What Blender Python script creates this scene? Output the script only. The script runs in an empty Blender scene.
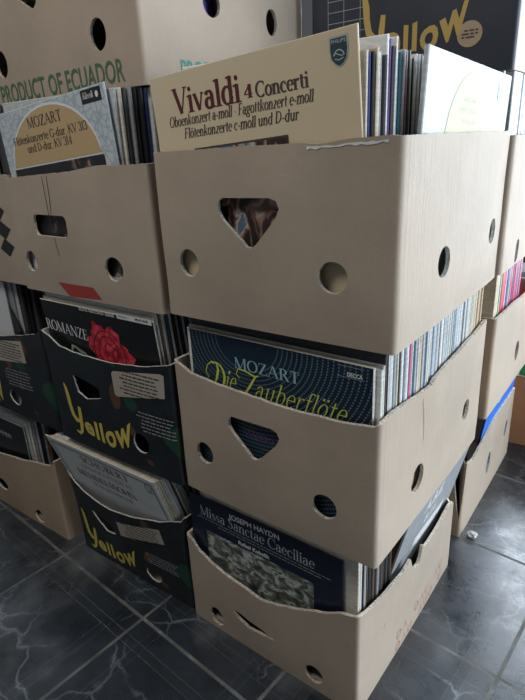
import bpy, bmesh, math, random
from mathutils import Vector, Matrix, noise
random.seed(7)
C = bpy.context.scene.collection
PI = math.pi
S = bpy.context.scene

# ------------------------------------------------------------------ materials
def mat(name, color=(.5,.5,.5), rough=.6, spec=.4, bump=0, bscale=80, var=0, vscale=8, stretch=(1,1,1)):
    m = bpy.data.materials.new(name); m.use_nodes = True
    nt = m.node_tree; b = nt.nodes['Principled BSDF']
    b.inputs['Base Color'].default_value = (*color, 1)
    b.inputs['Roughness'].default_value = rough
    b.inputs['Specular IOR Level'].default_value = spec
    if bump or var:
        tc = nt.nodes.new('ShaderNodeTexCoord'); mp = nt.nodes.new('ShaderNodeMapping')
        mp.inputs['Scale'].default_value = stretch
        nt.links.new(tc.outputs['Object'], mp.inputs[0])
        if var:
            n = nt.nodes.new('ShaderNodeTexNoise'); n.inputs['Scale'].default_value = vscale
            n.inputs['Detail'].default_value = 6
            nt.links.new(mp.outputs[0], n.inputs['Vector'])
            r = nt.nodes.new('ShaderNodeValToRGB')
            r.color_ramp.elements[0].position = .3; r.color_ramp.elements[1].position = .7
            r.color_ramp.elements[0].color = (*[c*(1-var) for c in color], 1)
            r.color_ramp.elements[1].color = (*[min(1, c*(1+var)) for c in color], 1)
            nt.links.new(n.outputs['Fac'], r.inputs[0]); nt.links.new(r.outputs[0], b.inputs['Base Color'])
        if bump:
            n = nt.nodes.new('ShaderNodeTexNoise'); n.inputs['Scale'].default_value = bscale
            n.inputs['Detail'].default_value = 4
            nt.links.new(mp.outputs[0], n.inputs['Vector'])
            bp = nt.nodes.new('ShaderNodeBump'); bp.inputs['Strength'].default_value = bump
            bp.inputs['Distance'].default_value = .002
            nt.links.new(n.outputs['Fac'], bp.inputs['Height']); nt.links.new(bp.outputs[0], b.inputs['Normal'])
    return m

class NT:                                    # tiny node helper
    def __init__(s, m): s.t = m.node_tree; s.b = s.t.nodes['Principled BSDF']
    def n(s, k, **p):
        x = s.t.nodes.new('ShaderNode'+k)
        for a, v in p.items(): setattr(x, a, v)
        return x
    def l(s, a, b): s.t.links.new(a, b)
    def m(s, op, a, b=None, c=None):
        x = s.n('Math', operation=op)
        for i, v in enumerate((a, b, c)):
            if v is None: continue
            if isinstance(v, (int, float)): x.inputs[i].default_value = v
            else: s.l(v, x.inputs[i])
        return x.outputs[0]
    def mix(s, f, a, b):
        x = s.n('Mix', data_type='RGBA')
        for i, v in ((0, f), (6, a), (7, b)):
            if isinstance(v, tuple): x.inputs[i].default_value = (*v, 1)
            elif isinstance(v, (int, float)): x.inputs[i].default_value = v
            else: s.l(v, x.inputs[i])
        return x.outputs[2]
    def noise(s, vec, scale, detail=5, rough=.5):
        x = s.n('TexNoise'); x.inputs['Scale'].default_value = scale; x.inputs['Detail'].default_value = detail
        x.inputs['Roughness'].default_value = rough
        s.l(vec, x.inputs['Vector']); return x.outputs['Fac']
    def ramp(s, f, pts):
        x = s.n('ValToRGB'); e = x.color_ramp.elements
        while len(e) < len(pts): e.new(.5)
        for q, (p, c) in zip(e, pts): q.position = p; q.color = (*c, 1)
        s.l(f, x.inputs[0]); return x.outputs[0]

def kraft(name, col, scuff=.12, wrinkle=.5):
    m = mat(name, col, .60, .3); N = NT(m)
    tc = N.n('TexCoord'); o = tc.outputs['Object']
    big = N.noise(o, 7, 6); fib = N.noise(o, 260, 2)
    mp = N.n('Mapping'); mp.inputs['Scale'].default_value = (160, 160, 3); N.l(o, mp.inputs[0])
    flute = N.noise(mp.outputs[0], 1, 2)
    dk = tuple(c*(1-scuff) for c in col); lt = tuple(min(1, c*(1+scuff)) for c in col)
    c1 = N.ramp(big, [(.3, dk), (.7, lt)])
    c2 = N.mix(N.m('MULTIPLY', fib, .22), c1, tuple(c*.72 for c in col))
    N.l(c2, N.b.inputs['Base Color'])
    h = N.m('ADD', N.m('MULTIPLY', flute, .35), N.m('ADD', N.m('MULTIPLY', N.noise(o, 14, 5, .6), wrinkle*2.5), N.m('MULTIPLY', fib, .2)))
    bp = N.n('Bump'); bp.inputs['Strength'].default_value = .55; bp.inputs['Distance'].default_value = .0016
    N.l(h, bp.inputs['Height']); N.l(bp.outputs[0], N.b.inputs['Normal'])
    return m

M = {}
M['kraft'] = kraft('kraft_cardboard', (.43, .35, .275))
M['kraft_warm'] = kraft('warm_cardboard', (.42, .31, .22))
M['kraft_orange'] = kraft('orange_cardboard', (.42, .21, .11))
M['inner'] = kraft('cardboard_inside', (.40, .32, .25))
M['torn'] = mat('torn_cardboard', (.62, .55, .46), .9, .1, bump=1, bscale=420, var=.45, vscale=260)
M['torn_white'] = mat('pale_cut_edge', (.60, .60, .55), .9, .1, bump=1, bscale=420, var=.3, vscale=260)

def dark_print():
    m = mat('dark_printed_cardboard', (.02, .025, .03), .42, .4); N = NT(m)
    o = N.n('TexCoord').outputs['Object']
    a = N.noise(o, 6.5, 1.5); b = N.noise(o, 11, 1)
    base = N.ramp(N.noise(o, 30, 4), [(.3, (.010, .013, .016)), (.8, (.020, .025, .030))])
    g = N.mix(N.m('GREATER_THAN', a, .66), base, (.016, .055, .034))
    r = N.mix(N.m('GREATER_THAN', b, .66), g, (.10, .05, .03))
    N.l(r, N.b.inputs['Base Color'])
    bp = N.n('Bump'); bp.inputs['Strength'].default_value = .5; bp.inputs['Distance'].default_value = .002
    N.l(N.noise(o, 16, 5, .6), bp.inputs['Height']); N.l(bp.outputs[0], N.b.inputs['Normal'])
    return m
M['dark_print'] = dark_print()
m = mat('navy_printed_cardboard', (.03, .035, .05), .5, .4, bump=.4, bscale=20, var=.3, vscale=5); M['navy_print'] = m
P = lambda n, c, r=.55, **k: M.setdefault(n, mat(n, c, r, **k))
P('gold_ink', (.60, .40, .12)); P('yellow_ink', (.62, .50, .10)); P('green_ink', (.075, .15, .085)); P('teal_ink', (.05, .28, .22))
P('grey_ink', (.28, .28, .28)); P('white_ink', (.72, .73, .74)); P('pale_ink', (.42, .48, .52)); P('black_ink', (.02, .02, .022))
P('maroon_ink', (.10, .018, .022)); P('brown_ink', (.07, .05, .045)); P('red_ink', (.42, .12, .09)); P('red_patch', (.36, .045, .035))
P('label_paper', (.42, .37, .31)); P('blue_ink', (.30, .50, .56)); P('lime_ink', (.60, .66, .10))
P('shield_ink', (.02, .05, .075)); P('silver_ink', (.42, .46, .44)); P('tan_skin', (.50, .36, .24))
P('dim_grey_ink', (.14, .13, .12)); P('cover_black', (.012, .013, .016), .3); P('cover_navy', (.010, .016, .035), .3); P('cover_cream', (.66, .55, .38), .38)
P('cover_white', (.62, .64, .64), .65); P('vinyl', (.01, .01, .01), .25); P('dust_white', (.72, .72, .70), .9)
P('wall_plaster', (.20, .195, .19), .9, bump=.2); P('ceiling_paint', (.30, .30, .29), .9); P('window_paint', (.75, .75, .75), .4)
P('crumpled', (.62, .62, .58), .8, bump=.5, bscale=60); P('translucent_tape', (.50, .43, .35), .25)
P('oval_ink', (.58, .60, .40), .65); P('gold_panel', (.50, .36, .19)); P('damask_line', (.24, .32, .38)); P('green_leaf', (.20, .42, .12)) ; P('plum', (.14,.07,.20))
PAL = {'ivory': (.66, .62, .53), 'white': (.74, .75, .75), 'pale grey': (.50, .52, .53), 'mid grey': (.28, .29, .30), 'charcoal': (.06, .06, .065),
       'black': (.014, .014, .016), 'navy blue': (.02, .035, .13), 'dusty blue': (.27, .33, .38), 'pale blue': (.50, .56, .60), 'teal': (.02, .11, .13),
       'tan': (.50, .38, .24), 'beige': (.58, .50, .38), 'brown': (.16, .09, .05), 'crimson': (.48, .02, .045), 'pink': (.50, .13, .26), 'green': (.05, .25, .12),
       'sage green': (.34, .42, .32), 'lilac': (.36, .34, .50), 'yellow': (.58, .48, .16), 'purple': (.12, .05, .20), 'bright blue': (.02, .16, .62)}
for k, c in PAL.items():
    M['sp_'+k] = mat('sleeve_'+k.replace(' ', '_'), c, .45, .4, var=.16, vscale=60, stretch=(1, 1, 4))

def swirl_cover():
    m = mat('dashed_swirl_print', (.01, .02, .04), .35, .4); N = NT(m)
    o = N.n('TexCoord').outputs['Object']; sx = N.n('SeparateXYZ'); N.l(o, sx.inputs[0])
    x = N.m('ADD', sx.outputs[0], .045); z = N.m('ADD', sx.outputs[2], -.272)
    r = N.m('SQRT', N.m('ADD', N.m('MULTIPLY', x, x), N.m('MULTIPLY', N.m('MULTIPLY', z, z), 1.5)))
    a = N.m('ARCTAN2', z, x)
    ring = N.m('MULTIPLY', r, 125)
    rf = N.m('FRACT', ring); band = N.m('LESS_THAN', rf, .26)
    k = N.m('FLOOR', ring)
    d = N.m('FRACT', N.m('ADD', N.m('MULTIPLY', a, N.m('ADD', 11.0, N.m('MULTIPLY', k, 1.2))), N.m('MULTIPLY', k, .37)))
    dash = N.m('LESS_THAN', d, .55)
    f = N.m('MULTIPLY', N.m('MULTIPLY', band, dash), N.m('GREATER_THAN', r, .05))
    bg = N.ramp(N.noise(o, 9, 3), [(.3, (.008, .014, .028)), (.7, (.012, .03, .055))])
    N.l(N.mix(N.m('MULTIPLY', f, .5), bg, (.26, .40, .46)), N.b.inputs['Base Color'])
    return m
M['swirl'] = swirl_cover()
def smear(name, pts, scale=9, det=6, stretch=(1, 1, 1), dist=0, rough=.4):
    m = mat(name, (.5, .5, .5), rough); N = NT(m)
    o = N.n('TexCoord').outputs['Object']; mp = N.n('Mapping'); mp.inputs['Scale'].default_value = stretch; N.l(o, mp.inputs[0])
    x = N.n('TexNoise'); x.inputs['Scale'].default_value = scale; x.inputs['Detail'].default_value = det; x.inputs['Distortion'].default_value = dist
    N.l(mp.outputs[0], x.inputs['Vector']); N.l(N.ramp(x.outputs['Fac'], pts), N.b.inputs['Base Color'])
    return m
M['painting'] = smear('dark_painted_figures', [(.32, (.012, .010, .012)), (.47, (.05, .03, .03)), (.53, (.34, .19, .14)), (.57, (.50, .48, .44)), (.61, (.10, .16, .24)), (.75, (.12, .20, .30))], 22, 3, (1.6, 1, .7), 1.2)
M['stucco'] = smear('carved_relief_photo', [(.30, (.03, .035, .03)), (.45, (.10, .11, .09)), (.52, (.20, .22, .20)), (.60, (.52, .56, .53)), (.70, (.08, .08, .06))], 42, 8, (1, 1, 1.6), .8)
M['hands'] = smear('dim_hands_photo', [(.45, (.016, .018, .022)), (.58, (.03, .028, .03)), (.66, (.32, .20, .15)), (.75, (.42, .28, .2))], 34, 5, (1, 1, .8), .5)
def damask():
    m = mat('damask_paper', (.5, .55, .58), .5); N = NT(m); o = N.n('TexCoord').outputs['Object']
    v = N.n('TexVoronoi', feature='DISTANCE_TO_EDGE'); v.inputs['Scale'].default_value = 75
    w = N.n('Mapping'); N.l(o, w.inputs[0]); N.l(w.outputs[0], v.inputs['Vector'])
    n = N.noise(o, 120, 3); f = N.m('LESS_THAN', N.m('ADD', v.outputs['Distance'], N.m('MULTIPLY', n, .16)), .16)
    N.l(N.mix(N.m('MULTIPLY', f, .6), (.52, .57, .60), (.26, .35, .42)), N.b.inputs['Base Color']); return m
M['damask'] = damask()
M['rose'] = smear('red_rose_petals', [(.35, (.30, .01, .02)), (.5, (.60, .03, .06)), (.65, (.75, .10, .12))], 45, 4, (1, 1, 1), 1.5)

def floor_mat():
    m = mat('dark_marble_tiles', (.03, .035, .045), .3, 1.0); N = NT(m)
    o = N.n('TexCoord').outputs['Object']; sx = N.n('SeparateXYZ'); N.l(o, sx.inputs[0])
    px, py = .2998, .3100
    th = math.radians(4.75); c, s = math.cos(th), math.sin(th)
    X = N.m('ADD', N.m('MULTIPLY', sx.outputs[0], c), N.m('MULTIPLY', sx.outputs[1], -s))
    Y = N.m('ADD', N.m('MULTIPLY', sx.outputs[0], s), N.m('MULTIPLY', sx.outputs[1], c))
    u = N.m('MULTIPLY', N.m('FRACT', N.m('DIVIDE', N.m('ADD', X, .4975+3*px), px)), px)
    v = N.m('MULTIPLY', N.m('FRACT', N.m('DIVIDE', N.m('ADD', Y, .0735+3*py), py)), py)
    du = N.m('MINIMUM', u, N.m('SUBTRACT', px, u)); dv = N.m('MINIMUM', v, N.m('SUBTRACT', py, v))
    d = N.m('MINIMUM', du, dv)
    wob = N.m('MULTIPLY', N.noise(o, 60, 2), .0012)
    grout = N.m('LESS_THAN', N.m('ADD', d, wob), .0040)
    def line(dist, w):
        def one(q): return N.m('LESS_THAN', N.m('ABSOLUTE', N.m('SUBTRACT', q, dist)), w)
        return N.m('MAXIMUM', one(du), one(dv))
    ins = N.m('MAXIMUM', line(.042, .0006), line(.060, .0005))
    inner = N.m('GREATER_THAN', d, .060)
    # veins: one pattern per tile
    cell = N.n('CombineXYZ'); N.l(N.m('MULTIPLY', N.m('FLOOR', N.m('DIVIDE', N.m('ADD', X, .4975), px)), 3.17), cell.inputs[0])
    N.l(N.m('MULTIPLY', N.m('FLOOR', N.m('DIVIDE', N.m('ADD', Y, .0735), py)), 5.31), cell.inputs[1])
    va = N.n('VectorMath', operation='ADD'); N.l(o, va.inputs[0]); N.l(cell.outputs[0], va.inputs[1])
    nz = N.n('TexNoise'); nz.inputs['Scale'].default_value = 7; nz.inputs['Detail'].default_value = 7; N.l(va.outputs[0], nz.inputs['Vector'])
    vs = N.n('VectorMath', operation='SCALE'); N.l(nz.outputs['Color'], vs.inputs[0]); vs.inputs['Scale'].default_value = .16
    vb = N.n('VectorMath', operation='ADD'); N.l(va.outputs[0], vb.inputs[0]); N.l(vs.outputs[0], vb.inputs[1])
    vo = N.n('TexVoronoi', feature='DISTANCE_TO_EDGE'); vo.inputs['Scale'].default_value = 8; N.l(vb.outputs[0], vo.inputs['Vector'])
    vein = N.ramp(vo.outputs['Distance'], [(0, (1, 1, 1)), (.010, (.4, .4, .4)), (.035, (0, 0, 0))])
    msk = N.ramp(N.noise(va.outputs[0], 5.5, 3), [(.47, (0, 0, 0)), (.66, (1, 1, 1))])
    veins = N.m('MULTIPLY', vein, msk)
    cloud = N.ramp(N.noise(va.outputs[0], 9, 6), [(.35, (.010, .013, .018)), (.75, (.034, .043, .056))])
    c1 = N.mix(N.m('MULTIPLY', veins, .5), cloud, (.34, .38, .42))
    c2 = N.mix(N.m('MULTIPLY', ins, .16), c1, (.25, .27, .28))
    dapple_dust = N.ramp(N.noise(o, 3.2, 6, .6), [(.50, (0, 0, 0)), (.70, (1, 1, 1))])  # pale patches: dappled daylight painted into the tile colour, with some dust
    c2 = N.mix(N.m('MULTIPLY', dapple_dust, .24), c2, (.46, .48, .50))
    gc = N.ramp(N.noise(o, 24, 5), [(.3, (.05, .048, .045)), (.6, (.12, .118, .11)), (.8, (.26, .25, .23))])
    N.l(N.mix(grout, c2, gc), N.b.inputs['Base Color'])
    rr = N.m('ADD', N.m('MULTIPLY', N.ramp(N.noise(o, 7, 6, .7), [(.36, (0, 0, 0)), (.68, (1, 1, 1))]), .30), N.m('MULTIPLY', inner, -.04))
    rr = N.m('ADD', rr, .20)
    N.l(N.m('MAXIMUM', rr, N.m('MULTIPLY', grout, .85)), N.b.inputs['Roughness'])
    hh = N.m('ADD', N.m('MULTIPLY', grout, -1), N.m('ADD', N.m('MULTIPLY', ins, -.2), N.m('MULTIPLY', N.noise(o, 40, 4), .25)))
    bp = N.n('Bump'); bp.inputs['Strength'].default_value = .5; bp.inputs['Distance'].default_value = .0015
    N.l(hh, bp.inputs['Height']); N.l(bp.outputs[0], N.b.inputs['Normal'])
    return m
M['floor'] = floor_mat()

# ------------------------------------------------------------------ object helpers
def link(name, me, parent=None):
    o = bpy.data.objects.new(name, me); C.objects.link(o)
    if parent is not None: o.parent = parent
    return o
def mesh(name, verts, faces, mats, fm=None, parent=None, smooth=False):
    me = bpy.data.meshes.new(name); me.from_pydata([tuple(v) for v in verts], [], faces)
    for m in mats: me.materials.append(M[m] if isinstance(m, str) else m)
    if fm: me.polygons.foreach_set('material_index', fm)
    if smooth: me.polygons.foreach_set('use_smooth', [True]*len(faces))
    me.update(); return link(name, me, parent)
def tag(o, label, cat, group=None):
    o['label'] = label; o['category'] = cat
    if group: o['group'] = group
    return o
def empty(name, loc, rz=0):
    o = link(name, None); o.location = loc; o.rotation_euler = (0, 0, rz); o.empty_display_size = .05; return o
def struct(o): o['kind'] = 'structure'; return o
def box_mesh(x0, x1, y0, y1, z0, z1):
    v = [(x, y, z) for z in (z0, z1) for y in (y0, y1) for x in (x0, x1)]
    return v, [(0, 2, 3, 1), (4, 5, 7, 6), (0, 1, 5, 4), (2, 6, 7, 3), (0, 4, 6, 2), (1, 3, 7, 5)]

# ------------------------------------------------------------------ flat shapes (2D verts + faces)
def fill(loops):
    cu = bpy.data.curves.new('t', 'CURVE'); cu.dimensions = '2D'; cu.fill_mode = 'BOTH'
    for lp in loops:
        sp = cu.splines.new('POLY'); sp.points.add(len(lp)-1)
        for p, (x, y) in zip(sp.points, lp): p.co = (x, y, 0, 1)
        sp.use_cyclic_u = True
    o = bpy.data.objects.new('t', cu); me = bpy.data.meshes.new_from_object(o)
    r = [(v.co.x, v.co.y) for v in me.vertices], [tuple(p.vertices) for p in me.polygons]
    bpy.data.objects.remove(o); bpy.data.curves.remove(cu); bpy.data.meshes.remove(me)
    return r
def sans(txt, bold=0, xs=1, shear=0, space=1):
    """built-in sans lettering normalised: cap height 1, starts at x = 0"""
    cu = bpy.data.curves.new('t', 'FONT'); cu.body = txt; cu.offset = bold; cu.resolution_u = 3; cu.space_character = space; cu.shear = shear
    o = bpy.data.objects.new('t', cu); me = bpy.data.meshes.new_from_object(o)
    k = 1/.73
    v = [(a.co.x*k*xs, a.co.y*k) for a in me.vertices]; f = [tuple(p.vertices) for p in me.polygons]
    bpy.data.objects.remove(o); bpy.data.curves.remove(cu); bpy.data.meshes.remove(me)
    x0 = min(a[0] for a in v); v = [(a-x0, b) for a, b in v]
    return v, f
def cut(vf, du, dv):
    """cut flat faces on a grid so that they can bend"""
    v, f = vf; bm = bmesh.new(); vs = [bm.verts.new((x, y, 0)) for x, y in v]
    for q in f:
        try: bm.faces.new([vs[i] for i in q])
        except ValueError: pass
    for ax, d in ((0, du), (1, dv)):
        lo = min(p[ax] for p in v); hi = max(p[ax] for p in v)
        k = math.ceil(lo/d+1e-6)
        while k*d < hi:
            co = [0, 0, 0]; co[ax] = k*d; no = [0, 0, 0]; no[ax] = 1
            bmesh.ops.bisect_plane(bm, geom=bm.verts[:]+bm.edges[:]+bm.faces[:], plane_co=co, plane_no=no, dist=1e-6); k += 1
    bmesh.ops.remove_doubles(bm, verts=bm.verts[:], dist=1e-6)
    bm.verts.index_update()
    r = [(a.co.x, a.co.y) for a in bm.verts], [tuple(a.index for a in q.verts) for q in bm.faces]
    bm.free(); return r
def merge(*parts):
    V, F = [], []
    for v, f in parts:
        n = len(V); V += v; F += [tuple(i+n for i in q) for q in f]
    return V, F
def xf(vf, x=0, y=0, sx=1, sy=1, rot=0):
    c, s = math.cos(rot), math.sin(rot)
    return [(x+(a*sx)*c-(b*sy)*s, y+(a*sx)*s+(b*sy)*c) for a, b in vf[0]], vf[1]
def fit(vf, x0, x1, y, h, y1=None):
    """lay lettering from x0 to x1 on a base line y (to y1 at its right end) with cap height h"""
    w = max(a for a, _ in vf[0]); rot = math.atan2((y1 or y)-y, x1-x0) if y1 is not None else 0
    return xf(vf, x0, y, (x1-x0)/w, h, rot)
def rect(x0, x1, y0, y1): return [(x0, y0), (x1, y0), (x1, y1), (x0, y1)], [(0, 1, 2, 3)]
KS = 1
def ribbon(pts):
    V, F = [], []
    for i, (x, y, w) in enumerate(pts):
        a = pts[max(0, i-1)]; b = pts[min(len(pts)-1, i+1)]
        dx, dy = b[0]-a[0], b[1]-a[1]; l = math.hypot(dx, dy) or 1
        nx, ny = -dy/l*w/2*KS, dx/l*w/2*KS
        V += [(x+nx, y+ny), (x-nx, y-ny)]
        if i: F.append((2*i-2, 2*i-1, 2*i+1, 2*i))
    return V, F
def arc(cx, cy, rx, ry, a0, a1, wt=.05, wk=.14, n=14):
    p = []
    for i in range(n+1):
        a = math.radians(a0+(a1-a0)*i/n); w = wt+(wk-wt)*abs(math.cos(a))
        p.append((cx+rx*math.cos(a), cy+ry*math.sin(a), w))
    return ribbon(p)
def rr(x0, x1, y0, y1, r=.01, n=4):
    o = []
    for cx, cy, a0 in ((x1-r, y1-r, 0), (x0+r, y1-r, 90), (x0+r, y0+r, 180), (x1-r, y0+r, 270)):
        for i in range(n+1):
            a = math.radians(a0+90*i/n); o.append((cx+r*math.cos(a), cy+r*math.sin(a)))
    return o
def ell(cx, cy, rx, ry, n=28, rot=0):
    c, s = math.cos(rot), math.sin(rot); o = []
    for i in range(n):
        a = 2*PI*i/n; x, y = rx*math.cos(a), ry*math.sin(a); o.append((cx+x*c-y*s, cy+x*s+y*c))
    return o
# serif alphabet built from stems, ribbons and bowls (cap height 1, x-height .66)
def _st(x, y0, y1, w=.14, b=1, t=1):
    w = w*KS; p = [rect(x-w/2, x+w/2, y0, y1)]
    if b: p.append(rect(x-w/2-.08, x+w/2+.08, y0, y0+.04))
    if t == 1: p.append(rect(x-w/2-.08, x+w/2+.08, y1-.04, y1))
    if t == 2: p.append(ribbon([(x-w/2-.09, y1-.06, .05), (x, y1-.02, .05)]))
    return p
def _sf(x, y, w=.3): return rect(x-w/2, x+w/2, y-.02, y+.02)
T, K = .05, .14
G = {
 'A': (.86, lambda: [ribbon([(.08, 0, T), (.42, 1, T)]), ribbon([(.42, 1, K), (.76, 0, K)]), rect(.2, .62, .33, .38), _sf(.08, .02, .24), _sf(.76, .02, .3)]),
 'B': (.72, lambda: _st(.18, 0, 1)+[arc(.3, .76, .24, .22, -90, 90), arc(.32, .27, .29, .25, -90, 90), rect(.18, .32, .94, 1), rect(.18, .32, .0, .05), rect(.18, .32, .5, .54)]),
 'C': (.80, lambda: [arc(.46, .5, .38, .49, 45, 315), rect(.72, .76, .68, .95)]),
 'D': (.88, lambda: _st(.18, 0, 1)+[arc(.32, .5, .44, .475, -90, 90), rect(.18, .34, .94, 1), rect(.18, .34, 0, .06)]),
 'E': (.70, lambda: _st(.18, 0, 1)+[rect(.18, .6, .95, 1), rect(.18, .62, 0, .05), rect(.18, .5, .49, .54), rect(.57, .6, .76, 1), rect(.59, .62, 0, .26), rect(.47, .5, .4, .63)]),
 'F': (.66, lambda: _st(.18, 0, 1)+[rect(.18, .6, .95, 1), rect(.18, .5, .49, .54), rect(.57, .6, .76, 1), rect(.47, .5, .4, .63)]),
 'G': (.86, lambda: [arc(.46, .5, .38, .49, 45, 320), rect(.72, .76, .7, .95)]+_st(.74, .06, .44, b=0)),
 'H': (.92, lambda: _st(.18, 0, 1)+_st(.74, 0, 1)+[rect(.18, .74, .49, .54)]),
 'J': (.46, lambda: _st(.26, .1, 1, b=0)+[arc(.14, .1, .12, .2, 0, -110)]),
 'K': (.86, lambda: _st(.18, 0, 1)+[ribbon([(.24, .45, T), (.7, .98, T)]), ribbon([(.38, .6, K), (.76, 0, K)]), _sf(.7, .98, .24), _sf(.76, .02, .24)]),
 'L': (.68, lambda: _st(.18, 0, 1)+[rect(.18, .62, 0, .05), rect(.59, .62, 0, .26)]),
 'M': (1.06, lambda: _st(.14, 0, 1, w=.05)+_st(.88, 0, 1)+[ribbon([(.14, 1, K), (.5, .05, K)]), ribbon([(.5, .05, T), (.86, 1, T)])]),
 'N': (.92, lambda: _st(.14, 0, 1, w=.05)+_st(.78, 0, 1, w=.05, b=0)+[ribbon([(.14, 1, K), (.76, .02, K)])]),
 'O': (.88, lambda: [arc(.44, .5, .36, .49, 0, 360, n=24)]),
 'P': (.66, lambda: _st(.18, 0, 1)+[arc(.3, .72, .27, .255, -90, 90), rect(.18, .32, .94, 1), rect(.18, .32, .45, .5)]),
 'R': (.80, lambda: _st(.18, 0, 1)+[arc(.3, .74, .25, .235, -90, 90), rect(.18, .32, .94, 1), rect(.18, .32, .49, .53), ribbon([(.4, .52, K), (.7, 0, K)]), _sf(.72, .02, .2)]),
 'S': (.62, lambda: [ribbon([(.52, .82, T), (.44, .95, T), (.3, .98, .06), (.14, .9, .1), (.11, .76, K), (.22, .6, K), (.4, .46, K), (.5, .3, K), (.48, .12, .1), (.3, .02, .06), (.16, .05, T), (.08, .2, T)]), rect(.5, .53, .72, .98), rect(.07, .1, .02, .3)]),
 'T': (.76, lambda: _st(.38, 0, 1, t=0)+[rect(.06, .7, .95, 1), rect(.06, .09, .74, 1), rect(.67, .7, .74, 1)]),
 'U': (.88, lambda: _st(.18, .3, 1, b=0)+_st(.72, .3, 1, w=.05, b=0)+[arc(.45, .31, .27, .3, 180, 360)]),
 'V': (.80, lambda: [ribbon([(.1, 1, K), (.41, .02, K)]), ribbon([(.41, .02, T), (.72, 1, T)]), _sf(.1, .98, .3), _sf(.72, .98, .24)]),
 'Z': (.74, lambda: [rect(.1, .66, .95, 1), rect(.06, .68, 0, .05), ribbon([(.6, .98, K), (.14, .02, K)]), rect(.08, .11, .74, 1), rect(.65, .68, 0, .26)]),
 'a': (.58, lambda: _st(.42, .04, .46, b=0, t=0)+[arc(.26, .46, .16, .18, 0, 160), arc(.26, .2, .17, .19, 60, 340), ribbon([(.42, .1, .1), (.5, .02, .05), (.56, .06, .04)]), ribbon([(.42, .42, T), (.28, .38, T)])]),
 'b': (.62, lambda: _st(.14, 0, 1, t=2, b=0)+[arc(.32, .33, .22, .32, -170, 170)]),
 'c': (.52, lambda: [arc(.29, .33, .21, .32, 50, 310), ribbon([(.4, .54, .12), (.44, .5, .12)])]),
 'd': (.64, lambda: _st(.48, 0, 1, t=2, b=0)+[arc(.3, .33, .22, .32, 10, 350), rect(.48, .62, 0, .04)]),
 'e': (.54, lambda: [arc(.28, .33, .21, .32, 0, 315), rect(.1, .48, .35, .39)]),
 'f': (.38, lambda: _st(.18, 0, .84, t=0)+[arc(.3, .84, .12, .15, 30, 180), rect(.04, .36, .6, .65)]),
 'g': (.58, lambda: [arc(.26, .43, .17, .22, 0, 360), arc(.27, -.12, .22, .16, 0, 360), ribbon([(.16, .24, .08), (.14, .14, .1), (.3, .06, .1), (.42, 0, .1)]), ribbon([(.4, .58, .05), (.54, .66, .07)])]),
 'h': (.66, lambda: _st(.14, 0, 1, t=2)+_st(.5, 0, .42, t=0)+[arc(.34, .42, .16, .23, 0, 180)]),
 'i': (.30, lambda: _st(.15, 0, .66, t=2)+[(ell(.15, .88, .09, .09, 10), [tuple(range(10))])]),
 'k': (.62, lambda: _st(.14, 0, 1, t=2)+[ribbon([(.2, .26, T), (.48, .62, T)]), ribbon([(.28, .38, .13), (.54, .02, .13)]), _sf(.5, .64, .2), _sf(.54, .02, .18)]),
 'l': (.30, lambda: _st(.15, 0, 1, t=2)),
 'm': (1.0, lambda: _st(.14, 0, .66, t=2)+_st(.5, 0, .44, t=0)+_st(.86, 0, .44, t=0)+[arc(.34, .43, .16, .22, 0, 180), arc(.7, .43, .16, .22, 0, 180)]),
 'n': (.66, lambda: _st(.14, 0, .66, t=2)+_st(.5, 0, .44, t=0)+[arc(.34, .43, .16, .22, 0, 180)]),
 'o': (.60, lambda: [arc(.3, .33, .22, .32, 0, 360, n=20)]),
 'p': (.64, lambda: _st(.14, -.3, .66, t=2)+[arc(.32, .33, .22, .32, -170, 170)]),
 'r': (.46, lambda: _st(.14, 0, .66, t=2)+[ribbon([(.18, .48, .05), (.28, .62, .07), (.38, .6, .13), (.42, .56, .12)])]),
 's': (.48, lambda: [ribbon([(.4, .54, T), (.28, .64, .05), (.12, .58, .09), (.12, .44, .12), (.28, .33, .13), (.4, .22, .12), (.38, .08, .09), (.24, .01, .05), (.08, .1, T)])]),
 't': (.40, lambda: _st(.18, .1, .84, b=0, t=0)+[rect(.04, .36, .6, .65), ribbon([(.18, .12, .13), (.24, .02, .06), (.36, .05, .04)])]),
 'u': (.66, lambda: _st(.14, .22, .66, b=0, t=2)+_st(.5, 0, .66, b=0, t=2)+[arc(.32, .22, .17, .21, 180, 350), rect(.5, .62, 0, .04)]),
 'v': (.58, lambda: [ribbon([(.08, .65, .13), (.3, .02, .13)]), ribbon([(.3, .02, T), (.5, .65, T)]), _sf(.08, .64, .2), _sf(.5, .64, .16)]),
 'z': (.52, lambda: [rect(.07, .46, .61, .66), rect(.05, .47, 0, .05), ribbon([(.42, .64, .12), (.1, .02, .12)])]),
 '4': (.62, lambda: _st(.42, 0, 1, t=0)+[rect(.04, .58, .26, .31), ribbon([(.06, .28, T), (.42, .98, T)])]),
 '3': (.58, lambda: [arc(.27, .75, .19, .24, -80, 160), arc(.27, .26, .22, .25, -160, 80)]),
 '1': (.40, lambda: _st(.2, 0, 1, t=2)),
 '5': (.58, lambda: [arc(.26, .3, .22, .29, -150, 130), rect(.12, .48, .93, 1), ribbon([(.14, .95, T), (.12, .5, T)])]),
 '-': (.40, lambda: [rect(.06, .34, .28, .35)]), ',': (.24, lambda: [ribbon([(.12, .08, .12), (.08, -.12, .04)])]),
 '.': (.24, lambda: [rect(.06, .18, 0, .11)]), '·': (.30, lambda: [rect(.09, .2, .3, .41)]), ' ': (.30, lambda: []),
}
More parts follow.
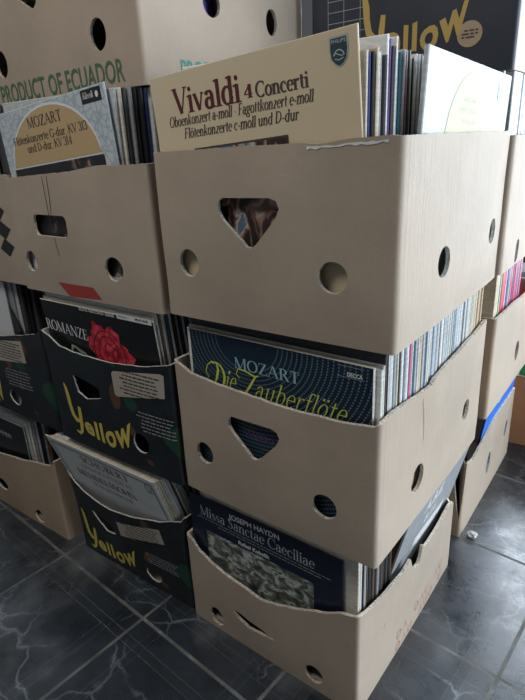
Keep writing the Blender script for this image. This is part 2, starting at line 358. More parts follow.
def serif(txt, xs=1, shear=0, track=0, wmul=1):
    global KS
    KS = wmul
    parts = []; x = 0
    for ch in txt:
        um = ch in 'öäü'
        w, g = G[{'ö': 'o', 'ä': 'a', 'ü': 'u'}.get(ch, ch)]
        ps = g()
        if um: ps += [rect(.12, .23, .8, .91), rect(.36, .47, .8, .91)]
        for v, f in ps: parts.append(([((a+x+b*shear)*xs, b) for a, b in v], f))
        x += w+track
    KS = 1; v, f = merge(*parts); x0 = min(a for a, _ in v)
    return [(a-x0, b) for a, b in v], f

# ------------------------------------------------------------------ cartons
class Carton:
    def __init__(s, key, xr, yf, z, rot, W, D, H, label, group=None, bulge=(.003, .003), lean=(0, 0), top=None, holes=(), mats=('kraft', 'kraft'), edge='torn', rim=None, wob=.0012, base=.012, name='cardboard_box', t=.0055):
        s.key, s.W, s.D, s.H, s.z, s.bulge, s.lean, s.t, s.r = key, W, D, H, z, bulge, lean, t, .007
        s.wob = wob; s.seed = sum(map(ord, key))
        c, sn = math.cos(rot), math.sin(rot)
        s.root = empty(name, (xr-c*W/2-sn*D/2, yf-sn*W/2+c*D/2, z), rot)
        tag(s.root, label, 'box', group)
        top = top or (lambda u: H)
        S0 = -(D+W/2)-.0; S1 = W+D+W/2
        n = int((S1-S0)/.006); tl = [(S0+(S1-S0)*i/n, 0) for i in range(n+1)]
        def tv(u): return top(u)+.0009*noise.noise(Vector((u*60, s.seed, 0)))+.0012*noise.noise(Vector((u*17, s.seed, 3)))
        outline = [(S0, 0), (S1, 0)]+[(u, tv(u)) for u, _ in reversed(tl)]
        v, f = cut(fill([outline]+[list(h) for h in holes]), .02, .024)
        # extra cuts round the corners
        bm = bmesh.new(); vs = [bm.verts.new((a, b, 0)) for a, b in v]
        for q in f: bm.faces.new([vs[i] for i in q])
        for cu in (-D, 0, W, W+D):
            for k in range(-3, 4):
                bmesh.ops.bisect_plane(bm, geom=bm.verts[:]+bm.edges[:]+bm.faces[:], plane_co=(cu+k*s.r/3, 0, 0), plane_no=(1, 0, 0), dist=1e-5)
        bm.verts.index_update(); bm.verts.ensure_lookup_table(); bm.normal_update()
        uv = [(a.co.x, a.co.y) for a in bm.verts]; n = len(uv)
        fs = [tuple(a.index for a in q.verts) for q in bm.faces]; flip = [q.normal.z < 0 for q in bm.faces]
        fs = [tuple(reversed(q)) if fl else q for q, fl in zip(fs, flip)]
        V = [s.F(a, b, 0) for a, b in uv]+[s.F(a, b, -s.t) for a, b in uv]
        F = list(fs); cen = [sum(uv[i][0] for i in q)/len(q) for q in fs]
        fm = [0 if (-.012 < c_ < W+.012) else 1 for c_ in cen]
        F += [tuple(i+n for i in reversed(q)) for q in fs]; fm += [2]*len(fs)
        # boundary
        cnt = {}
        for q in fs:
            for i in range(len(q)):
                a, b = q[i], q[(i+1) % len(q)]; cnt.setdefault((min(a, b), max(a, b)), []).append((a, b))
        for e in cnt.values():
            if len(e) == 1:
                a, b = e[0]; q0 = len(V)
                for i in (b, a, a+n, b+n): V.append(V[i])
                F.append((q0, q0+1, q0+2, q0+3)); fm.append(3)
        bm.free()
        if mats[0] != mats[1]: pass
        s.wall = mesh('box_walls', V, F, [mats[0], mats[1], 'inner', edge], fm, s.root)
        sm = [m_ < 3 for m_ in fm]; s.wall.data.polygons.foreach_set('use_smooth', sm)
        bv, bf = box_mesh(-W/2+s.t+.001, W/2-s.t-.001, -D/2+s.t+.001, D/2-s.t-.001, .0005, base)
        mesh('box_bottom', bv, bf, ['inner'], None, s.root)
        s.base = base
    def F(s, u, v, o):
        W, D, r = s.W, s.D, s.r
        cs = [(-W/2, D/2), (-W/2, -D/2), (W/2, -D/2), (W/2, D/2), (-W/2, D/2)]
        us = [-D, 0, W, W+D, 2*W+D]; dirs = [(0, -1), (1, 0), (0, 1), (-1, 0), (0, -1)]
        if u < -D: seg, st = -1, u+D
        else:
            seg = 0
            while seg < 3 and u > us[seg+1]: seg += 1
            st = u-us[seg]
        if seg == -1: p = Vector((cs[0][0]-st, cs[0][1])); d = Vector((-1, 0)); L = W; st2 = W+st
        else: p = Vector(cs[seg])+Vector(dirs[seg])*st; d = Vector(dirs[seg]); L = (us+[0])[seg+1]-us[seg]; st2 = st
        nrm = Vector((d.y, -d.x))
        for k, cu in enumerate((-D, 0, W, W+D)):
            if abs(u-cu) < r:
                c = Vector(cs[k]); a = c-Vector(dirs[k-1] if k else (-1, 0))*r; b = c+Vector(dirs[k])*r; t = (u-cu+r)/(2*r)
                p = a*(1-t)**2+c*2*t*(1-t)+b*t*t
                tg = ((c-a)*(1-t)+(b-c)*t).normalized(); nrm = Vector((tg.y, -tg.x))
        h = v/s.H
        bl = s.bulge[0] if seg in (0+1, -1, 3) else s.bulge[1]
        q = max(0, min(1, st2/L)); out = bl*math.sin(PI*q)*math.sin(PI*min(1, .12+.8*h))
        if seg == 1: out += s.lean[0]*h*h*math.sin(PI*min(1, .1+.8*q))
        if seg == 2: out += s.lean[1]*h*h*math.sin(PI*min(1, .1+.8*q))
        out += s.wob*noise.noise(Vector((u*9, v*11, s.seed)))
        p = p+nrm*(o+out)
        return (p.x, p.y, v)
    def print(s, name, vf, m, off=.0007, parent=None, cuts=True):
        v, f = cut(vf, .02, .024) if cuts else vf
        f = [q if sum((v[q[i]][0]*v[q[(i+1) % len(q)]][1]-v[q[(i+1) % len(q)]][0]*v[q[i]][1]) for i in range(len(q))) > 0 else tuple(reversed(q)) for q in f]
        return mesh(name, [s.F(a, b, off) for a, b in v], f, [m], None, parent or s.wall)
def prof(pts):
    def f(u):
        if u <= pts[0][0]: return pts[0][1]
        for (a, ha), (b, hb) in zip(pts, pts[1:]):
            if u <= b:
                t = (u-a)/(b-a); t2 = t*t*(3-2*t)*.5+t*.5; return ha+(hb-ha)*t2
        return pts[-1][1]
    return f
SIDEV = lambda W, D, v=.082, r=.020: [ell(W+.135, v, r*1.05, r), ell(W+D*.86, v+.004, r*.95, r)]

# top crate of the front stack
W, D = .36, .424
def handle(u, v, k=1): return [(u+a*k, v+b*k) for a, b in [(-.047, .028), (-.040, .0335), (.034, .0345), (.044, .031), (.048, .022), (.042, .010), (.012, -.022), (.004, -.0275), (-.004, -.0265), (-.010, -.020), (-.040, .006), (-.047, .016)]]
C3 = Carton('C3', 0, 0, .6615, 0, W, D, .2317, 'large plain brown cardboard box with straight rim, top of the front stack',
    top=prof([(-1, .230), (0, .228), (.24, .2315), (.262, .229), (.30, .2335), (.345, .235), (.36, .2345), (1, .232)]), bulge=(.004, .005),
    holes=[handle(.161, .137), ell(.053, .081, .0185, .0195), ell(.281, .083, .0195, .0190)]+SIDEV(W, D), mats=('kraft', 'kraft'), edge='torn_white')
C2 = Carton('C2', -.0157, .0026, .344, -.0245, W, D, .2303, 'brown cardboard box with curved cut rim, middle of the front stack',
    top=prof([(-1, .225), (0, .235), (.012, .230), (.04, .219), (.10, .2135), (.163, .211), (.236, .209), (.30, .211), (.35, .217), (.36, .222), (.40, .224), (.50, .214), (.525, .212), (.534, .217), (.60, .224), (.70, .231), (.78, .240), (.80, .236), (1.2, .23)]), bulge=(.005, .004),
    holes=[handle(.160, .135), ell(.055, .083, .0185, .0195), ell(.281, .072, .0195, .0195), ell(W+.126, .077, .021, .0235), ell(W+.336, .098, .018, .020)], mats=('kraft', 'kraft'))
def c1top():
    return prof([(-1, .19), (-.02, .200), (0, .195), (.022, .172), (.06, .158), (.108, .149), (.169, .140), (.200, .147), (.23, .158), (.29, .182), (.336, .205), (.36, .212), (.40, .198), (.45, .189), (.52, .182), (.553, .186), (.5560, .165), (.570, .153), (.588, .153), (.5985, .166), (.603, .180), (.62, .168), (.68, .167), (.75, .176), (.775, .172), (.785, .15), (.80, .17), (1.2, .19)])
W = .372
C1 = Carton('C1', -.051, .029, 0, -.0248, W, D, .2104, 'brown cardboard box of records at the foot of the front stack, rim cut very low',
    top=lambda u, f=c1top(): f(u-.012), bulge=(.004, .006), base=.016, mats=('kraft', 'kraft'),
    holes=[[(.109, .078), (.124, .079), (.150, .073), (.182, .070), (.212, .064), (.182, .058), (.147, .053), (.120, .064)], ell(.066, .031, .017, .021, rot=.2), ell(.289, .036, .018, .019), [(W+.076, .113), (W+.088, .122), (W+.090, .128), (W+.083, .119)]])
B3 = Carton('B3', -.372, 0, .657, 0, .37, .42, .218, 'brown cardboard box with square hand hole and red patch, left of the top front box',
    top=prof([(-1, .205), (0, .200), (.155, .207), (.271, .217), (.37, .218), (1, .22)]), bulge=(.003, .003), base=.004,
    holes=[rr(.071, .166, .104, .140, .010), ell(.040, .055, .017, .019), ell(.270, .061, .0215, .0195)])
BT2 = prof([(-1, .235), (0, .232), (.02, .226), (.055, .209), (.10, .205), (.135, .204), (.205, .206), (.284, .214), (.345, .226), (1, .23)])
B2 = Carton('B2', -.380, .004, .343, .0, .345, .42, .24, 'dark printed fruit box with yellow lettering, middle of the second stack', top=BT2, bulge=(.006, .003), lean=(.004, 0), base=.002,
    holes=[[(.086, .156), (.092, .158), (.130, .153), (.160, .146), (.162, .126), (.150, .122), (.118, .114), (.094, .124)], ell(.257, .060, .019, .020)],
    mats=('dark_print', 'dark_print'), t=.0035, edge='torn_white', wob=.003)
B1 = Carton('B1', -.430, .044, 0, .0, .36, .42, .24, 'dark printed fruit box with yellow lettering at the foot of the second stack',
    top=prof([(-1, .235), (0, .215), (.03, .196), (.07, .186), (.12, .181), (.16, .181), (.22, .190), (.30, .205), (.345, .220), (.36, .225), (1, .22)]), bulge=(.006, .003), lean=(.034, 0),
    holes=[[(.072, .135), (.084, .140), (.125, .133), (.155, .118), (.150, .105), (.118, .097), (.092, .113)], ell(.254, .040, .022, .020)],
    mats=('dark_print', 'dark_print'), t=.0035, edge='torn_white', wob=.003, base=.006)
A3 = Carton('A3', -.750, .012, .657, 0, .36, .42, .21, 'brown cardboard box with black diamond marks at the left edge, top of the leftmost stack', top=prof([(-1, .2), (1, .206)]), base=.004)
A2 = Carton('A2', -.742, .012, .340, 0, .36, .42, .24, 'dark printed fruit box at the left edge, middle of the leftmost stack',
    top=prof([(-1, .21), (.1, .188), (.2, .190), (.27, .202), (.33, .214), (.36, .228), (1, .23)]), mats=('dark_print', 'dark_print'), t=.0035, edge='torn_white', wob=.003,
    holes=[ell(.210, .046, .022, .019), rr(.05, .14, .11, .15, .01)])
A1 = Carton('A1', -.835, .03, 0, 0, .36, .42, .225, 'low brown cardboard box on the floor at the foot of the leftmost stack',
    top=prof([(-1, .19), (.1, .168), (.2, .182), (.3, .2), (.345, .208), (.36, .222), (1, .22)]), holes=[ell(.088, .066, .028, .017), ell(.246, .026, .020, .0195)], mats=('kraft_warm', 'kraft_warm'), base=.018)
E4 = Carton('E4', -.407, .05, .979, 0, .47, .42, .24, 'brown fruit box lettered in green lying across the tops of the left stacks', mats=('kraft', 'kraft'), bulge=(.003, .004),
    holes=[[(.185, .165), (.19, .152), (.225, .132), (.238, .128), (.246, .134), (.262, .165), (.25, .172), (.2, .172)], ell(.381, .074, .0175, .0215), ell(.118, .062, .0175, .0215), ell(.47+.150, .119, .020, .019), ell(.47+.311, .112, .017, .021)])
D4 = Carton('D4', -.010, .440, .982, 0, .36, .42, .24, 'navy printed fruit box with gold lettering behind the top front box', mats=('navy_print', 'kraft'), edge='torn',
    holes=[handle(.185, .165, .8)])
D3 = Carton('D3', .006, .432, .662, 0, .36, .42, .225, 'pale sunlit box of records behind the top front box', mats=('kraft', 'kraft'), edge='torn_white',
    holes=[rr(W+.078, W+.100, .003, .046, .009)])
D2 = Carton('D2', -.008, .505, .345, 0, .36, .40, .225, 'pale sunlit box of bright coloured records, middle of the rear stack', mats=('kraft_warm', 'kraft'), edge='torn',
    top=prof([(-1, .22), (.36, .215), (.5, .212), (.66, .203), (1.2, .21)]), holes=[ell(W+.200, .080, .019, .024)])
D1 = Carton('D1', -.048, .550, 0, 0, .36, .45, .25, 'pale box with a torn front corner on the floor, foot of the rear stack', mats=('kraft_warm', 'kraft'), edge='torn',
    top=prof([(-1, .24), (.30, .22), (.333, .18), (.345, .10), (.352, .045), (.357, .05), (.362, .12), (.366, .20), (.38, .192), (.42, .186), (.47, .193), (.6, .212), (.78, .213), (.81, .21), (1.2, .22)]),
    holes=[ell(W+.190, .096, .016, .030, rot=-.25), ell(W+.365, .112, .015, .026, rot=-.25)], base=.006)
F1 = Carton('F1', .300, 1.062, 0, 0, .40, .36, .222, 'orange-brown cardboard box far back on the floor, behind the rear stack', mats=('kraft_orange', 'kraft_orange'))

for ct in (E4, D4):  # unseen lids added to keep light out, so the holes stay dark
    bv, bf = box_mesh(-ct.W/2+.002, ct.W/2-.002, -ct.D/2+.002, ct.D/2-.002, ct.H+.0045, ct.H+.0095)
    mesh('shade_lid', bv, bf, ['kraft'], None, ct.root)
# prints on the cartons
gr = fit(sans('PRODUCT OF ECUADOR', .012, .62, 0, 1.02), .099, .428, .000, .031, .0095)
E4.print('printed_lettering', gr, 'green_ink')
E4.print('printed_lettering', fit(sans('PRODUCT OF ECUADOR', .012, .62, 0, 1.02), .47+.072, .47+.37, .012, .026), 'teal_ink')
def yellow(ct, k=1, u0=0, v0=0, ink='yellow_ink', name='printed_lettering'):
    b = prof([(.085, .038), (.10, .036), (.135, .030), (.165, .027), (.19, .030), (.215, .042), (.24, .055)])
    t = prof([(.085, .080), (.10, .075), (.135, .069), (.165, .076), (.19, .086), (.215, .100), (.24, .122)])
    e = sans('ellow', .030, 1, 0, 1.10); w = max(a for a, _ in e[0])
    e = cut(e, .12, .12)
    v = []
    for a, y in e[0]:
        u = .094+a/w*.142; v.append((u, b(u)+(t(u)-b(u))*max(-.1, min(1.05, y))))
    Y = merge(ribbon([(.047, .131, .004), (.052, .122, .010), (.0555, .105, .0125), (.057, .085, .012), (.061, .066, .0125), (.070, .056, .012), (.081, .056, .008)]),
              ribbon([(.088, .090, .009), (.086, .070, .011), (.084, .052, .011), (.080, .034, .009), (.072, .026, .007), (.062, .030, .005)]))
    vf = merge((v, e[1]), Y)
    return ct.print(name, ([(u0+a*k, v0+c*k) for a, c in vf[0]], vf[1]), ink)
yellow(B2); yellow(B1, .98, -.036+.01, -.022+.012); yellow(A2, 1, -.075, -.018)
yellow(D4, .97, .058, .017, 'gold_ink')
def smalltext(ct, u0, u1, v0, v1, rows, ink, name='small_print', parent=None, off=.0007):
    ps = []
    for i in range(rows):
        y = v1-(v1-v0)*(i+.5)/rows; x = u0+random.uniform(0, .2)*(u1-u0)
        while x < u1-random.uniform(0, .15)*(u1-u0):
            w = random.uniform(.004, .014); ps.append(rect(x, min(u1, x+w), y-.0011, y+.0011)); x += w+.0022
    return ct.print(name, merge(*ps), ink, off, parent)
def paper_label(ct, pts):
    lb = ct.print('paper_label', (pts, [tuple(range(len(pts)))]), 'label_paper', .0006)
    us = [p[0] for p in pts]; vs = [p[1] for p in pts]
    smalltext(ct, min(us)+.012, max(us)-.012, min(vs)+.010, max(vs)-.008, 7, 'black_ink', parent=lb, off=.0011)
paper_label(B2, [(.210, .142), (.330, .165), (.334, .207), (.326, .209), (.211, .192), (.206, .187), (.205, .147)])
paper_label(B1, [(.172, .113), (.305, .145), (.300, .184), (.170, .152)])
paper_label(A2, [(.160, .128), (.280, .141), (.276, .190), (.155, .175)])
smalltext(B2, .255, .345, .086, .128, 6, 'grey_ink'); smalltext(A2, .185, .285, .075, .118, 6, 'grey_ink'); smalltext(B1, .23, .33, .07, .10, 5, 'grey_ink')
smalltext(D4, .318, .355, .150, .157, 1, 'grey_ink')
D4.print('round_label', (ell(.290, .057, .0195, .0185), [tuple(range(28))]), 'tan_skin')
smalltext(D4, .277, .303, .050, .064, 3, 'brown_ink', parent=None, off=.0011)
g = [rect(.036, .112, y, y+.0009) for y in (.070, .087, .104, .121, .138, .155, .172, .189)]+[rect(x, x+.0009, .060, .189) for x in (.036, .068, .100)]
D4.print('printed_table', merge(*g), 'pale_ink')
B3.print('red_patch', ([(.112, .024), (.210, .025), (.228, .006), (.140, .0015)], [(0, 3, 2, 1)]), 'red_patch')
B3.print('crease_line', merge(ribbon([(.118, .203, .001), (.121, .155, .0014), (.124, .106, .001)]), ribbon([(.131, .204, .001), (.1315, .17, .0016), (.129, .142, .0012)]), ribbon([(.126, .103, .001), (.130, .073, .001)])), 'brown_ink')
for cu, cv in ((.303, .138), (.312, .104), (.313, .071)):
    A3.print('black_diamond', ([(cu-.024, cv-.003), (cu+.002, cv-.0175), (cu+.024, cv+.003), (cu-.004, cv+.0175)], [(0, 1, 2, 3)]), 'black_ink')
C3.print('peeled_edge', ribbon([(a_, .2255+.0045*(a_-.25)/.1+random.uniform(-.0008, .0008), random.uniform(.0012, .0040)) for a_ in [.248+.006*k for k in range(17)]]), 'dust_white')
ws = []
for k in range(2):
    for i in range(9):
        x = W+.150+i*.026; y = .006+k*.030+i*.0006
        if (i+k) % 4 == 3: continue
        sh = i % 3
        if sh == 0: ws.append(arc(x, y+.010, .008, .010, 0, 360, .0012, .0018, 12))
        elif sh == 1: ws += [ribbon([(x-.008, y, .0016), (x, y+.020, .0016), (x+.008, y, .0016)])]
        else: ws += [ribbon([(x-.007, y+.020, .0016), (x-.007, y+.004, .0016), (x, y, .0016), (x+.007, y+.004, .0016), (x+.007, y+.020, .0016)])]
C1.print('worn_red_lettering', merge(*ws), 'red_ink')
C2.print('crease_line', merge(ribbon([(W+.120, .205, .0012), (W+.126, .17, .0022), (W+.127, .135, .001)])), 'inner')
mesh('torn_flap', [D1.F(a, b, o) for a, b, o in [(.352, .05, -.012), (.345, .11, -.022), (.338, .185, -.028), (.352, .20, -.014), (.362, .19, -.006), (.356, .10, -.006)]]+[D1.F(a, b, o) for a, b, o in [(.352, .05, -.015), (.345, .11, -.026), (.338, .185, -.032), (.352, .20, -.018), (.362, .19, -.010), (.356, .10, -.010)]],
     [(0, 5, 4, 3, 2, 1), (6, 7, 8, 9, 10, 11)]+[(i, (i+1) % 6, (i+1) % 6+6, i+6) for i in range(6)], ['kraft_warm'], None, D1.root)

# ------------------------------------------------------------------ records
LP = .315
def sleeve_mesh(name, w, t, h, cover, spine, back=None):
    """a sleeve standing on z = 0, centred in x, front face at y = 0, thickness towards +y; slightly rounded edges and a mouth slot at the left end"""
    e = min(.0012, t*.3); xs = [-w/2, w/2]; V = []; F = []; fm = []
    prof_ = [(0, 0+e), (e, 0)]            # bevelled loop in (inset, y)
    rings = [(0, e), (e, 0), None]
    def ring(ins, y): 
        i = len(V); V.extend([(-w/2+ins, y, ins), (w/2-ins, y, ins), (w/2-ins, y, h-ins), (-w/2+ins, y, h-ins)]); return [i, i+1, i+2, i+3]
    a = ring(e, 0); b = ring(0, e); c = ring(0, t-e); d = ring(e, t)
    F.append(tuple(a)); fm.append(0)
    for r0, r1 in ((a, b), (b, c), (c, d)):
        for i in range(4):
            j = (i+1) % 4; F.append((r0[j], r0[i], r1[i], r1[j])); fm.append(1)
    F.append(tuple(reversed(d))); fm.append(2)
    me = bpy.data.meshes.new(name); me.from_pydata(V, [], F)
    for m in (cover, spine, back or cover): me.materials.append(M[m])
    me.polygons.foreach_set('material_index', fm); me.update(); return me
def feature(ct, name, u_left, y, w, h, t, cover, spine, label, rot=0, lean=0, zoff=None, spin=0, group='framed front records'):
    """a front record; u_left is where its lower left corner sits along the carton front, y its distance behind the front"""
    root = empty('record_sleeve', (0, 0, 0)); root.parent = None
    base = ct.root.matrix_basis.copy()
    Mx = Matrix.Translation(ct.root.location) @ Matrix.Rotation(ct.root.rotation_euler.z, 4, 'Z')
    z = ct.base+.001 if zoff is None else zoff
    L = Mx @ Matrix.Translation((-ct.W/2+u_left, -ct.D/2+y, z)) @ Matrix.Rotation(lean, 4, 'X') @ Matrix.Rotation(-rot, 4, 'Y') @ Matrix.Translation((w/2, 0, 0))
    root.matrix_world = L
    root.rotation_mode = 'XYZ'; loc, q, s = L.decompose(); root.location = loc; root.rotation_euler = q.to_euler()
    tag(root, label, 'record')
    o = link('sleeve', sleeve_mesh(name, w, t, h, cover, spine), root)
    # the disc just inside the open end
    n = 40; R_ = min(.149, h/2-.004); V = [(R_*math.cos(2*PI*i/n), t/2+.0006*s_, h/2+R_*math.sin(2*PI*i/n)) for s_ in (-1, 1) for i in range(n)]
    F = [tuple(range(n)), tuple(reversed(range(n, 2*n)))]+[(i, n+i, n+(i+1) % n, (i+1) % n) for i in range(n)]
    mesh('vinyl_disc', V, F, ['vinyl'], None, root)
    def pr(nm, vf, ink, off=.0005, parent=None):
        v, f = vf
        f = [q if sum((v[q[i]][0]*v[q[(i+1) % len(q)]][1]-v[q[(i+1) % len(q)]][0]*v[q[i]][1]) for i in range(len(q))) > 0 else tuple(reversed(q)) for q in f]
        return mesh(nm, [(a-w/2, -off-(i//4 % 32)*3e-6, b) for i, (a, b) in enumerate(v)], f, [ink], None, parent or o)
    return pr
# --- top crate: beige record with serif title
a = math.radians(4.2); p = feature(C3, 'viv', .019, .014, .305, .315, .003, 'cover_cream', 'cover_cream', 'beige record cover titled Vivaldi 4 Concerti, frontmost in the top front box', rot=a, zoff=.0045)
p('title', fit(serif('Vivaldi', .8, 0, .02, 1.28), .0375, .150, .2655, .0305), 'maroon_ink')
p('title', fit(serif('4', .8, 0, 0, 1.35), .1545, .1675, .268, .0145), 'maroon_ink')
p('title', fit(serif('Concerti', .8, 0, 0, 1.3), .1715, .2445, .2665, .0165), 'brown_ink')
p('subtitle', fit(serif('Oboenkonzert a-moll · Fagottkonzert e-moll', .8, .22), .027, .250, .2515, .0125), 'brown_ink')
p('subtitle', fit(serif('Flötenkonzerte c-moll und D-dur', .8, .22), .050, .229, .2355, .0125), 'brown_ink')
p('framed_painting', rect(.067, .210, .070, .219), 'painting'); p('picture_frame', merge(rect(.065, .212, .219, .2215), rect(.065, .0672, .07, .22), rect(.2098, .212, .07, .22)), 'brown_ink', .0006)
sh = [(.266, .306), (.291, .306), (.292, .290), (.290, .279), (.285, .272), (.279, .269), (.273, .272), (.267, .279), (.2655, .290)]
sh = [(.283+(x-.279)*.86, .2945+(y-.2885)*.80) for x, y in sh]
p('label_emblem', (sh, [tuple(range(len(sh)))]), 'silver_ink')
sh2 = [((x-.283)*.86+.283, (y-.2945)*.88+.294) for x, y in sh]; p('emblem_field', (sh2, [tuple(range(len(sh2)))]), 'shield_ink', .0008)
p('emblem_lettering', fit(sans('PHILIPS', .01), .2745, .2915, .3015, .0036), 'silver_ink', .0011)
p('emblem_waves', merge(arc(.283, .2885, .006, .0065, 10, 170, .0012, .0012), ribbon([(.2765, .2905, .001), (.2797, .292, .001), (.283, .2905, .001), (.2863, .289, .001), (.2895, .2905, .001)]), ribbon([(.278, .287, .001), (.283, .2855, .001), (.288, .287, .001)])), 'silver_ink', .0011)
# --- white record standing sideways in the top crate
def side_record(ct, y0, xb, xt, w, h, t, cover, spine, label, zoff, pitch=0, name='record_sleeve', yaw=0):
    root = empty(name, (0, 0, 0))
    Mx = Matrix.Translation(ct.root.location) @ Matrix.Rotation(ct.root.rotation_euler.z, 4, 'Z')
    lean = math.atan2(xt-xb, h)
    L = Mx @ Matrix.Translation((ct.W/2+xb, -ct.D/2+y0, zoff)) @ Matrix.Rotation(lean, 4, 'Y') @ Matrix.Rotation(PI/2+yaw, 4, 'Z') @ Matrix.Rotation(-pitch, 4, 'Y') @ Matrix.Translation((w/2, 0, 0))
    loc, q, s_ = L.decompose(); root.location = loc; root.rotation_euler = q.to_euler(); tag(root, label, 'record')
    o = link('sleeve', sleeve_mesh('side', w, t, h, cover, spine), root)
    def pr(nm, vf, ink, off=.0005):
        v, f = vf
        f = [q if sum((v[q[i]][0]*v[q[(i+1) % len(q)]][1]-v[q[(i+1) % len(q)]][0]*v[q[i]][1]) for i in range(len(q))) > 0 else tuple(reversed(q)) for q in f]
        return mesh(nm, [(a_-w/2, -off-(i//4 % 32)*3e-6, b) for i, (a_, b) in enumerate(v)], f, [ink], None, o)
    return pr
p = side_record(C3, .075, -.020, -.013, .322, .303, .006, 'cover_white', 'sp_pale grey', 'white record cover with pale yellow oval, standing sideways in the top front box', .021, -.045, yaw=-.03)
p('printed_oval', (ell(.165, .200, .098, .093), [tuple(range(28))]), 'oval_ink')
p('square_mark', rect(.262, .298, .264, .291), 'sp_mid grey'); p('mark_lettering', merge(fit(serif('C'), .268, .278, .270, .014), fit(serif('U'), .281, .292, .270, .014)), 'white_ink', .0008)
p('faint_lettering', merge(*[fit(serif(t_), x0, x1, y_, .007) for t_, x0, x1, y_ in (('MOZART', .125, .175, .255), ('KONZERTE', .115, .185, .242), ('SONATE', .125, .178, .229))]), 'sp_beige', .0008)
# --- second stack top: damask cover with arch
a = math.radians(5)
p = feature(B3, 'moz', .022, .012, .293, .2985, .0035, 'damask', 'sp_pale blue', 'pale blue patterned record cover with gold arch, tilted below the green-lettered box',
    rot=a, lean=0, zoff=.0055)
hw, cx, yb = .118, .142, .148
top_ = [(cx+hw*math.cos(math.radians(t_))**1, .205+.086*math.sin(math.radians(t_))) for t_ in range(0, 181, 9)]
arch = [(cx+hw+.012, .02), (cx+hw+.010, .16)]+[(cx+(x-cx)*1.03, .205+(y-.205)*1.03+.001) for x, y in top_]+[(cx-hw-.012, .16), (cx-hw-.014, .02)]
p('arch_border', (arch, [tuple(range(len(arch)))]), 'white_ink', .0005)
gp = [(cx+hw+.004, .222-.014)]+top_[1:-1]+[(cx-hw-.002, .208)]
p('gold_panel', (gp, [tuple(range(len(gp)))]), 'gold_panel', .0009)
p('dark_photo', ([(cx-hw-.008, .02), (cx+hw+.008, .02), (cx+hw+.006, .2055), (cx-hw-.004, .2055)], [(0, 1, 2, 3)]), 'hands', .0009)
p('title', fit(serif('MOZART'), .088, .182, .2645, .0155), 'brown_ink', .0013)
p('subtitle', fit(serif('Flötenkonzerte G-dur, KV 313'), .036, .240, .2435, .0125), 'brown_ink', .0013)
p('subtitle', fit(serif('und D-dur, KV 314'), .072, .196, .2280, .0125), 'brown_ink', .0013)
p('dark_label', rect(.238, .284, .277, .2955), 'black_ink', .0006)
p('label_lettering', merge(fit(serif('Klassik', .8, .3), .242, .268, .283, .009), (ell(.275, .286, .0035, .0045, 12), [tuple(range(12))])), 'white_ink', .001)
# --- second stack middle: black cover with red rose
p = feature(B2, 'rom', .007, .030, .310, .2915, .0035, 'cover_black', 'sp_ivory', 'black record cover titled Romanze with a red rose, in a dark printed box', zoff=.004, lean=math.radians(5))
X = lambda u, v: (u-.014, v-.004)
p('title', fit(serif('ROMANZE'), .001, .124, .2315, .0215, .2255), 'white_ink')
p('series_lettering', fit(sans('ELITE RECORD SERIE', .02), .120, .215, .2850, .0055), 'white_ink')
p('white_strip', rect(.2215, .306, .2845, .2945), 'white_ink'); p('strip_lettering', merge(fit(sans('STEREO', 0), .226, .248, .288, .003), fit(sans('MLP 035', .02), .268, .298, .288, .004)), 'black_ink', .0009)
rs = []
for i in range(60):
    t_ = 2*PI*i/60; R_ = .050*(1+.10*math.sin(7*t_+.6)+.07*math.sin(17*t_)); rs.append((.184+R_*1.12*math.cos(t_)+.012*math.sin(t_)*-1, .205+R_*1.20*math.sin(t_)))
p('rose_picture', (rs, [tuple(range(60))]), 'rose')
pt = []
for r_, a0, a1, ox, oy in ((.040, 20, 150, 0, 0), (.033, 200, 330, .004, 0), (.026, 40, 190, 0, .004), (.020, 230, 380, .002, .002), (.012, 0, 300, .002, .006), (.044, 120, 210, .002, -.004), (.042, -60, 30, 0, 0)):
    pt.append(arc(.180+ox, .212+oy, r_, r_*1.05, a0, a1, .0016, .0024))
p('petal_lines', merge(*pt), 'maroon_ink', .0008)
p('figurine_picture', merge(ribbon([(.062, .190, .004), (.070, .206, .008), (.080, .204, .005), (.092, .198, .008), (.104, .196, .005), (.113, .188, .006)]), ribbon([(.07, .186, .006), (.09, .184, .008), (.108, .180, .006)])), 'sp_sage green')
# --- second stack bottom: white framed cover
p = feature(B1, 'sch', .006, .055, .335, .335, .0035, 'cover_white', 'sp_ivory', 'white record cover with grey frame titled Schubert and Mendelssohn, leaning forward', lean=math.radians(17.5), zoff=.008)
fr = lambda d, t_: merge(rect(d, .335-d, .335-d-t_, .335-d), rect(d, d+t_, d, .335-d), rect(.335-d-t_, .335-d, d, .335-d), rect(d, .335-d, d, d+t_))
p('printed_frame', fr(.010, .0055), 'sp_mid grey')
p('title', fit(serif('SCHUBERT'), .104, .250, .2945, .0195), 'brown_ink')
p('title', fit(serif('MENDELSSOHN'), .058, .245, .2380, .0200), 'brown_ink')
p('subtitle', fit(serif('UNVOLLENDETE'), .090, .250, .2715, .013), 'sp_mid grey'); p('subtitle', fit(serif('ITALIENISCHE'.replace('I', 'l')), .095, .225, .216, .012), 'sp_mid grey')
p('monogram', merge(arc(.308, .308, .007, .010, 0, 360, .002, .004), ribbon([(.299, .294, .003), (.317, .294, .003)])), 'sp_mid grey')
